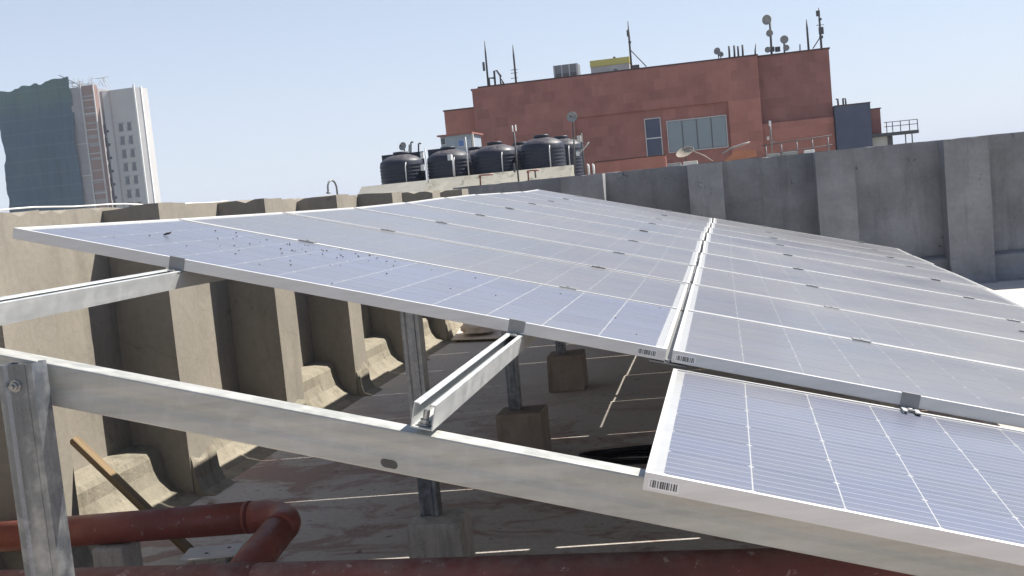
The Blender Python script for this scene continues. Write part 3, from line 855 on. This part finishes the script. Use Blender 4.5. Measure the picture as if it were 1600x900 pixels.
am = pole('antenna_mast', 'mast crowded with small antennas at the right end of the tank parapet', 'mast', 913, 277, 908, 208, 34.4, .03, 'mast',
     [('panel_antenna', 905, 217, .13, .2, 'cream'), ('panel_antenna', 903, 240, .1, .14, 'white'), ('bracket', 897, 216, .25, .03, 'mast'), ('bracket', 912, 224, .12, .03, 'mast')])
MB().tube([P(905, 240, 34.3), P(916, 228, 34.3), P(920, 222, 34.3)], .018, 6).build('arm', M['frame_w'], am)
MB().tube([P(898, 272, 34.5), P(896, 215, 34.5)], .022, 6).build('mast', M['mast'], am)
wp = thing('white_pipes', 'pair of white pipes with bent tops beside the antenna mast', 'pipe')
for x in (921, 929):
    MB().tube([P(x, 278, 34.5), P(x-2, 258, 34.5), P(x-4, 257, 34.5)], .035, 8).build('pipe', M['white'], wp)
for (x, yb, yt, x2, lb) in [(751, 294, 274, 770, 'red fire pipe with a branch on the mossy parapet'), (826, 287, 267, 842, 'red fire pipe with a branch below the rightmost tank')]:
    v = thing('fire_pipe', lb, 'pipe')
    MB().tube([P(x, yb, 34.15), P(x-1, yt, 34.15), P(x2, yt-1.5, 34.15)], .03, 8).build('pipe', M['redpipe'], v)
    MB().lathe([(.045, 0), (.045, .06)], P(x-1, yt+3, 34.15), 10).build('flange', M['redpipe'], v)
v = thing('fire_pipe', 'short dark stub pipe right of the second red fire pipe', 'pipe')
MB().tube([P(837, 278, 34.7), P(836, 266, 34.7)], .028, 8).build('pipe', M['mast'], v); MB().lathe([(.05, 0), (.05, .04)], P(836, 268, 34.7), 10).build('flange', M['mast'], v)
o = MB().cbox((-.28, -.2, 0), (.28, .2, .08), .02).build('white_slab', M['white']); o.location = P(848, 284, 34.1)
tag(o, 'small bright white slab on the ledge by the grey wall corner', 'slab')

cbn = thing('roof_cabin', 'pale blue cabin with flat roof and small windows behind the water tanks', 'cabin')
a, b = P(688, 214, 46), P(738, 236, 46)
x0, x1, zt, zb = a.x, b.x, a.z, b.z-1.4
bx('wall', M['cabin'], cbn, x0, x1, 46, 48, zb, zt)
bx('roof', M['red3'], cbn, x0-.12, x1+.1, 45.85, 48.1, zt+.002, zt+.07)
for i, (px, w, mt) in enumerate([(693, .17, 'glass_d'), (721, .24, 'blue'), (731, .2, 'cabin')]):
    c = P(px, 221 if i == 0 else 224, 46)
    f = bx('window', M['frame_w'], cbn, c.x-w/2-.03, c.x+w/2+.03, 45.95, 45.999, c.z-.16, c.z+.16)
    bx('pane', M[mt], f, c.x-w/2, c.x+w/2, 45.93, 45.949, c.z-.13, c.z+.13)
bx('door_post', M['cream'], cbn, x1+.02, x1+.1, 46, 46.1, zb, zt)

# ------------------------------------------------------------------ red building
D = 60
rb = thing('red_building', 'large red clad building with roof antennas behind the water tanks', 'building')
bx('wall', M['red'], rb, -13.3, 2.50, D, D+14, -42, 6.20)
bx('coping', M['coping'], rb, -12.95, 2.54, D-.06, D+14.02, 6.202, 6.29)
bx('coping', M['coping'], rb, -13.36, -12.96, D-.06, D+14.02, 6.10, 6.20)
bx('wing', M['red2'], rb, -15.15, -13.302, D+.4, D+8, -42, 5.16)
bx('coping', M['coping'], rb, -15.2, -13.303, D+.35, D+8.02, 5.162, 5.23)
bx('wall', M['red3'], rb, 2.502, 6.24, D+.35, D+13, -42, 6.16)
bx('coping', M['coping'], rb, 2.545, 6.30, D+.3, D+13.02, 6.162, 6.24)
bx('spandrel', M['red2'], rb, 2.504, 6.22, D+.08, D+.348, .2, 2.55)
# facing slabs left of and above the sunk lower panel
bx('facing', M['red'], rb, -13.28, -7.62, D-.14, D-.001, -2, 3.95)
bx('facing', M['red'], rb, -13.28, 2.49, D-.142, D-.001, 3.953, 6.195)
bx('facing', M['red2'], rb, .78, 2.49, D-.141, D-.001, -2, 3.951)
def window(x0, x1, z0, z1, n, mt, sill=True, hbar=None):
    f = MB()
    t = .05
    f.box((x0-t, D-.08, z0-t), (x0, D-.002, z1+t)); f.box((x1, D-.08, z0-t), (x1+t, D-.002, z1+t))
    f.box((x0, D-.08, z1), (x1, D-.002, z1+t)); f.box((x0, D-.08, z0-t), (x1, D-.002, z0))
    o = f.build('window', M['frame_w'], rb)
    w = (x1-x0)/n
    for k in range(n):
        bx('pane', M[mt], o, x0+w*k+.02, x0+w*(k+1)-.02, D-.05, D-.02, z0+.02, z1-.02)
        if k: bx('mullion', M['mast'], o, x0+w*k-.018, x0+w*k+.018, D-.075, D-.004, z0, z1)
    if hbar: bx('transom', M['white'], o, x0, x1, D-.076, D-.004, hbar-.03, hbar+.03)
    return o
window(-3.75, -2.95, 1.0, 3.45, 1, 'slate', hbar=2.4)
window(-2.55, .58, 1.55, 3.2, 4, 'glass')
# terrace in front of the red building
ter = thing('terrace_wall', 'orange red terrace wall in front of the red facade, right of the white pipes', 'wall')
a, b = P(930, 254, 50), P(1040, 243, 50)
bx('wall', M['red2'], ter, a.x, b.x, 50, 50.4, -6, a.z); bx('coping', M['coping'], ter, a.x-.03, b.x+.03, 49.95, 50.45, a.z+.002, a.z+.05)
sl = thing('slate_block', 'dark slate blue block at the right end of the red building', 'building')
bx('wall', M['slate'], sl, 6.27, 8.07, D-.3, D+8, -42, 3.06); bx('coping', M['coping'], sl, 6.25, 8.1, D-.34, D+8.02, 3.062, 3.11)
pk = thing('pink_block', 'small pink red block beyond the slate blue wall', 'building')
bx('wall', M['red3'], pk, 8.12, 8.74, D+1, D+6, -42, 2.76); bx('coping', M['coping'], pk, 8.105, 8.8, D+.95, D+6.02, 2.762, 2.81)
bc = thing('balcony_slab', 'thin balcony slab with railing sticking out right of the pink block', 'balcony')
bx('slab', M['mast'], bc, 8.12, 10.5, D+.2, D+.95, 1.25, 1.42)
for x in (8.9, 9.2, 9.6, 10.05, 10.46): bx('post', M['mast'], bc, x-.02, x+.02, D+.22, D+.26, 1.421, 1.95)
for z in (1.72, 1.95): bx('rail', M['mast'], bc, 8.78, 10.48, D+.225, D+.255, z, z+.035)
for x in (9.85, 10.18): bx('column', M['mast'], bc, x-.025, x+.025, D+.4, D+.46, -2, 1.249)
bx('wall', M['cream'], bc, 8.12, 8.95, D+.5, D+.9, -2, 1.248); bx('column', M['mast'], bc, 8.955, 9.2, D+.45, D+.9, -2, 1.247)

# roof clutter on the red building
def mast(label, x0, y0, x1, y1, Y, r=.045, boxes=(), stay=None, rungs=()):
    b = P(x1, y1, Y); a = P(x0, y0+3, Y); a.x = b.x+(a.x-b.x)*.25
    root = thing('antenna_mast', label, 'mast', 'masts on the red building')
    MB().tube([a, a+(b-a)*.72, b], [r, r*.9, r*.3], 8).build('mast', M['mast'], root)
    for x, y, w, h in boxes:
        c = P(x, y, Y-.08); MB().cbox((c.x-w/2, Y-.16, c.z-h/2), (c.x+w/2, Y-.04, c.z+h/2), .015).build('panel_antenna', M['mast'], root)
    for y in rungs:
        c = P((x0+x1)/2, y, Y); MB().tube([c-Vector((.2, 0, 0)), c+Vector((.2, 0, 0))], .018, 6).build('crossbar', M['mast'], root)
    if stay: MB().tube([P(stay[0], stay[1], Y), P(stay[2], stay[3], Y)], .03, 6).build('stay', M['mast'], root)
    return root
YT = D+1.5
mast('thin whip mast at the left end of the red roof', 761, 134, 757, 64, YT, .06, [(756, 104, .12, .5)])
mast('whip mast with crossbars, second from the left on the red roof', 806, 127, 801, 70, YT, .06, (), None, (109, 114, 122))
mast('tall mast with a slanted stay beside the yellow box', 985, 108, 981, 33, YT, .06, [(981, 52, .12, .35), (984, 66, .16, .12)], (986, 79, 1010, 104))
mast('slim rod with a thin tip, left of the tallest mast at the right end', 1264, 76, 1260, 30, YT, .06)
mast('tallest mast with boxes and a stay at the right corner of the red roof', 1284, 74, 1279, 12, YT, .06, [(1278, 21, .2, .3), (1282, 30, .12, .12), (1283, 48, .26, .38), (1283, 58, .2, .15)], (1281, 59, 1270, 76), (39,))
bpz = thing('bent_pipes', 'cluster of thick bent pipes between the two left whip masts', 'pipe')
for pts in ([(765, 136), (764, 121), (772, 121)], [(774, 134), (772, 110), (776, 109), (783, 119)], [(783, 132), (781, 118), (787, 130)]):
    MB().tube([P(x, y+1, YT) for x, y in pts], .06, 8).build('pipe', M['mast'], bpz)
gb = thing('cooling_unit', 'grey louvred metal unit on the red roof, left of the yellow box', 'cooling unit')
a, b = P(864, 103, YT), P(904, 122, YT)
bx('casing', M['steel'], gb, a.x, b.x, YT, YT+1.2, 6.1, a.z)
for k in range(4):
    x = a.x+.05+(b.x-a.x-.1)*k/3
    bx('frame', M['frame_w'], gb, x-.03, x+.03, YT-.03, YT-.002, 6.1, a.z-.02)
for k in range(4): bx('louvre', M['mast'], gb, a.x+.1, b.x-.1, YT-.025, YT-.003, 6.28+.1*k, 6.33+.1*k)
yb = thing('yellow_box', 'yellow topped white cabin on the red roof beside the tall mast', 'cabin')
a, b = P(922, 96, YT), P(984, 108, YT)
bx('wall', M['cream'], yb, a.x, b.x, YT, YT+1.2, 6.1, a.z-.34); bx('board', M['yellow'], yb, a.x-.02, b.x+.02, YT-.04, YT+1.2, a.z-.338, a.z+.02)
MB().lathe([(.14, 0), (.14, .03), (.10, .05)], Vector((b.x-.8, YT-.0, 6.42)), 12, True, (0, -1, 0)).build('vent', M['steel'], yb)
o = lump('water_float', P(960, 90.5, YT+.3), (.07, .07, .08), M['mast'], 4); tag(o, 'small dark ball perched on the yellow topped cabin', 'ball')
o = MB().cbox((-.22, -.1, 0), (.22, .1, .5), .03).build('gear_box', M['mast']); a = P(992, 106, YT); o.location = (a.x, YT+.6, 6.2)
tag(o, 'dark equipment box right of the yellow topped cabin', 'box')
Y2 = D+2
dish('small dark ring shaped dish, left one of a pair near the roof rods', P(1121, 80, Y2), .20, (-.5, -1, .2), P(1124, 95, Y2))
dish('small grey dish, right and lower one of a pair near the roof rods', P(1126, 85, Y2-.3), .16, (.4, -1, .3), P(1127, 95, Y2-.3))
rods = thing('vent_rods', 'row of four short dark rods on the red roof edge', 'vent pipe')
for x, yt in ((1139, 72), (1147, 71), (1153, 72), (1160, 70)):
    MB().tube([P(x+1, 92, YT), P(x, yt, YT)], .055, 8).build('rod', M['mast'], rods)
o = MB().tube([P(1180, 86, YT), P(1180, 78, YT), P(1181, 68, YT)], [.05, .04, .015], 6).build('short_rod', M['mast']); tag(o, 'short rod with thin tip where the red roof steps', 'rod')
o = MB().tube([P(1250, 82, YT), P(1250, 69, YT)], .035, 6).build('short_rod', M['mast']); tag(o, 'short plain rod right of the twin dishes', 'rod')
dm = thing('dish_mast', 'mast with a large round dish on top and smaller dishes below', 'mast')
MB().tube([P(1206, 90, YT), P(1203, 34, YT)], .06, 8).build('mast', M['mast'], dm)
def refl(parent, x, y, r, axis, Y=YT-.2):
    c = P(x, y, Y); prof = [(.01, 0)]+[(r*k/6, .15*r*(k/6)**2) for k in range(1, 7)]+[(r, .15*r+.05), (r*.9, -.12*r), (.05, -.2*r)]
    MB().lathe(prof, c, 22, True, Vector(axis).normalized()).build('reflector', M['dish'], parent)
refl(dm, 1199, 31, .27, (-.6, -1, 0)); refl(dm, 1203, 52, .19, (-.4, -1, 0)); refl(dm, 1200, 78, .16, (-.5, -1, .2))
for x in (1206, 1215): 
    c = P(x, 77, YT-.1); MB().cbox((c.x-.14, YT-.2, c.z-.14), (c.x+.14, YT-.06, c.z+.14), .04).build('radio_unit', M['mast'], dm)
dm2 = thing('dish_mast', 'short mast with two pale dishes right of the tall dish mast', 'mast')
MB().tube([P(1226, 88, YT), P(1225, 62, YT)], .05, 8).build('mast', M['mast'], dm2)
refl(dm2, 1225, 62, .22, (.15, -1, 0)); refl(dm2, 1228, 75, .17, (.3, -1, .1))
for i, (x, yt, lb) in enumerate([(1309, 155, 'thin vent pipe at the left on the slate blue block'), (1317, 154, 'hooked vent pipe pair on the slate blue block')]):
    v = thing('vent_pipe', lb, 'vent pipe')
    MB().tube([P(x+1, 168, D+.5), P(x, yt, D+.5), P(x-3 if i == 0 else x+4, yt, D+.5)], .05, 8).build('pipe', M['mast'], v)
    if i: MB().tube([P(x+5, 168, D+.5), P(x+4, yt, D+.5)], .045, 8).build('pipe', M['mast'], v)

# terrace clutter in front of the lower red facade
YC = 46
bd2 = dish('large beige dish tipped upward below the wide window', P(1071, 240, YC), .40, (-.3, -.6, 1.0), P(1072, 256, YC), 'beige')
MB().tube([P(1078, 234, YC-.4), P(1100, 243, YC-.4), P(1114, 252, YC-.4)], .025, 6).build('arm', M['beige'], bd2)
o = MB().prism([(0, 0), (1.35, .10), (1.35, .34), (.55, .40)], lambda p: P(1131, 252, YC)+Vector((p[0], 0, p[1])), lambda p: P(1131, 252, YC)+Vector((p[0], 1.2, p[1]))).build('tile_shed', M['rust'])
tag(o, 'low sloping rust orange shed roof right of the beige dish', 'shed')
o = MB().tube([P(1128, 240, YC+.4), P(1142, 232, YC+.4), P(1160, 226, YC+.4), P(1172, 222, YC+.4)], [.03, .045, .05, .03], 8).build('bent_duct', M['dish']); tag(o, 'pale bent duct above the orange shed roof', 'duct')
tl = pole('lamp_pole', 'pole with a white lamp head in front of the red facade', 'pole', 1206, 240, 1203, 190, YC, .03, 'steel', [('lamp_head', 1203, 193, .09, .22, 'white'), ('lamp_head', 1200, 216, .09, .14, 'cream'), ('bracket', 1207, 222, .2, .05, 'steel')])
rl_ = thing('terrace_railing', 'dark terrace railing with dull posts in front of the right red facade', 'railing')
a, b = P(1190, 228, YC+1), P(1300, 211, YC+1)
MB().tube([a, b], .02, 6).build('rail', M['mast'], rl_)
MB().tube([a-Vector((0, 0, .4)), b-Vector((0, 0, .4))], .02, 6).build('rail', M['mast'], rl_)
for k in range(5):
    q = a+(b-a)*(.06+.22*k); MB().tube([q, q-Vector((0, 0, 1.1))], .025, 6).build('post', M['steel'], rl_)
dw = thing('terrace_wall', 'dull red low terrace wall behind the dark railing', 'wall')
a, b = P(1040, 228, 52), P(1303, 208, 52)
bx('wall', M['red3'], dw, a.x, b.x, 52, 52.4, -6, .62); bx('coping', M['coping'], dw, a.x, b.x, 51.95, 52.45, .622, .68)
for i, (x0, x1, yt, lb, mt) in enumerate([(1042, 1064, 256, 'grey cooling unit left of the tipped beige dish', 'dish'), (1067, 1090, 253, 'pale cooling unit under the tipped beige dish', 'cream'),
        (1198, 1219, 241, 'left of three cooling units below the terrace railing', 'dish'), (1223, 1245, 238, 'middle of three cooling units below the terrace railing', 'dish'), (1257, 1273, 235, 'white right one of three cooling units below the terrace railing', 'white')]):
    u = thing('cooling_unit', lb, 'cooling unit', 'cooling units beyond the grey wall')
    a, b = P(x0, yt, 30), P(x1, yt, 30)
    MB().cbox((a.x, 30, a.z-.75), (b.x, 30.3, a.z), .02).build('casing', M[mt], u)
    MB().lathe([(.13, 0), (.13, .012), (.11, .014)], Vector(((a.x+b.x)/2, 29.999, a.z-.35)), 16, False, (0, -1, 0)).build('fan_grille', M['mast'], u)
rf = thing('rear_building', 'lower roof just beyond the grey wall carrying the cooling units', 'building')
bx('roof', M['tankwall'], rf, -4.4, 12, 27, 54, -42, -.35)

# ------------------------------------------------------------------ thin air haze
hm = bpy.data.materials.new('air_haze'); hm.use_nodes = True
ht = hm.node_tree; ht.nodes.remove(ht.nodes['Principled BSDF'])
pv = ht.nodes.new('ShaderNodeVolumePrincipled'); pv.inputs['Density'].default_value = .0004
pv.inputs['Color'].default_value = (.80, .87, 1, 1); pv.inputs['Anisotropy'].default_value = 0
ht.links.new(pv.outputs[0], ht.nodes['Material Output'].inputs['Volume'])
hb = MB().box((-9500, -9500, -43), (9500, 9500, 48)).build('haze', hm); hb['kind'] = 'stuff'

# ------------------------------------------------------------------ far tower under construction
D = 220
tw = thing('construction_tower', 'high tower under construction wrapped in dark blue green safety net', 'tower')
bx('core', M['tower_g'], tw, -157, -141.2, D+.8, D+18, -42, 32)
# net: a sagging sheet with thickness round front and left side
nx, nz = 40, 70
vs = []
for j in range(nz+1):
    for i in range(nx+1):
        u = i/nx; z = -42+(76.2+1.6*u+.9*noise.noise(Vector((u*9, 3, 0))))*j/nz
        x = -158.2+18.0*u
        edge = (1-u)**6*(.8*noise.noise(Vector((0, 7, z*.22)))-.8)
        vs.append(Vector((x+edge, D-.4+1.1*noise.noise(Vector((u*7, z*.12, 1)))+.5*noise.noise(Vector((u*16, z*.12, 4)))+.12*math.sin(z*2*math.pi/3.1), z)))
m0 = len(vs)
vs += [p+Vector((0, .06, 0)) for p in vs]
fs = []
for j in range(nz):
    for i in range(nx):
        q = j*(nx+1)+i
        fs += [(q, q+1, q+nx+2, q+nx+1), (m0+q+nx+1, m0+q+nx+2, m0+q+1, m0+q)]
MB().add(vs, fs, True).build('safety_net', M['net'], tw)
bx('side_net', M['net'], tw, -158.6, -158.4, D+.2, D+17, -42, 33.6)
bx('pier', M['tower_g'], tw, -141.1, -136.9, D+.2, D+12, -42, 33.3)
for k in range(4): bx('opening', M['glass_d'], tw, -137.9, -137.1, D+.05, D+.199, 4+4.2*k, 6.3+4.2*k) if k % 2 else bx('opening', M['coping'], tw, -137.6, -137.1, D+.06, D+.199, 9+4.2*k, 12+4.2*k)
for z in (13.5, 20.6): bx('ledge', M['tower_w'], tw, -141, -136.95, D-.02, D+.19, z, z+.22)
hs = thing('builders_hoist', 'reddish hoist shaft with pale ties climbing the side of the far tower', 'hoist')
bx('shaft', M['hoist'], hs, -136.7, -133.9, D-1.2, D+.4, -42, 33.2)
for x in (-136.9, -133.85): bx('mast', M['tower_w'], hs, x-.12, x+.12, D-1.5, D-1.25, -42, 33.4)
z = -40
while z < 33: bx('tie', M['tower_w'], hs, -136.7, -133.98, D-1.45, D-1.22, z, z+.2); z += random.uniform(2.6, 6.5)
z = -38
while z < 32: bx('floor_slab', M['tower_g'], hs, -136.6, -134.0, D-1.24, D-1.205, z, z+random.uniform(.2, .9)); z += random.uniform(1.6, 3.4)
sc2 = thing('roof_scaffold', 'tangle of pale scaffold rods on top of the far tower', 'scaffold')
random.seed(9)
b = MB()
for k in range(46):
    x = random.uniform(-146, -132.5); zb = 33.0+random.uniform(-.4, .3); hh = random.uniform(.8, 2.6)
    b.tube([(x, D+random.uniform(.5, 4), zb), (x+random.uniform(-.2, .2), D+1.5, zb+hh)], .06, 4, smooth=False)
for k in range(22):
    x = random.uniform(-146, -134); z = 33.3+random.uniform(.1, 1.8)
    b.tube([(x, D+1.4, z), (x+random.uniform(1, 3), D+1.6, z+random.uniform(-.25, .25))], .05, 4, smooth=False)
o = b.build('rods', M['tower_w'], sc2); o['kind'] = 'stuff'
MB().tube([(-143.3, D+1, 36.6), (-138.2, D+1.2, 33.6)], .09, 6).build('boom', M['mast'], sc2)
wt = thing('white_tower', 'tall white apartment tower with paired dark windows beside the netted tower', 'tower')
Dw = D+2
wx = lambda x: x*(Dw/220)
poly = [(-135.0, Dw+.8), (-133.6, Dw-.4), (-132.6, Dw+.6), (-132.0, Dw+.2), (-125.9, Dw), (-125.2, Dw+1.2), (-125.2, Dw+4.4), (-135.0, Dw+4.4)]
MB().prism(poly, lambda p: Vector((p[0], p[1], -42)), lambda p: Vector((p[0], p[1], 32.0))).build('wall', M['tower_w'], wt)
bx('corner_fin', M['white'], wt, -126.1, -125.75, Dw-.25, Dw+.01, -42, 32.6)
bx('corner_fin', M['white'], wt, -125.19, -125.0, Dw+1.3, Dw+1.7, -42, 32.3)
for r in range(20):
    zc = 23.7-2.98*r
    if zc < -36: break
    for x in (-130.3, -128.2):
        if zc > 4:
            f = bx('window', M['tower_g'], wt, x-.75, x+.55, Dw-.02, Dw+.06, zc-1.15, zc-1.0)
            bx('lintel', M['tower_g'], f, x-.6, x+.85, Dw-.02, Dw+.1, zc+.72, zc+.9)
            bx('pane', M['glass_d'], f, x-.42, x+.40, Dw-.012, Dw+.12, zc-1.0, zc+.72)
            bx('shutter', M['tower_g'], f, x-.72, x-.44, Dw-.010, Dw+.1, zc-.98, zc-.1)
    if zc > 4:
        bx('window', M['glass_d'], wt, -134.5, -134.1, Dw-.2, Dw+.5, zc-1.2, zc+.9)
        bx('window', M['glass_d'], wt, -133.7, -133.3, Dw-.42, Dw+.5, zc-1.0, zc-.4)
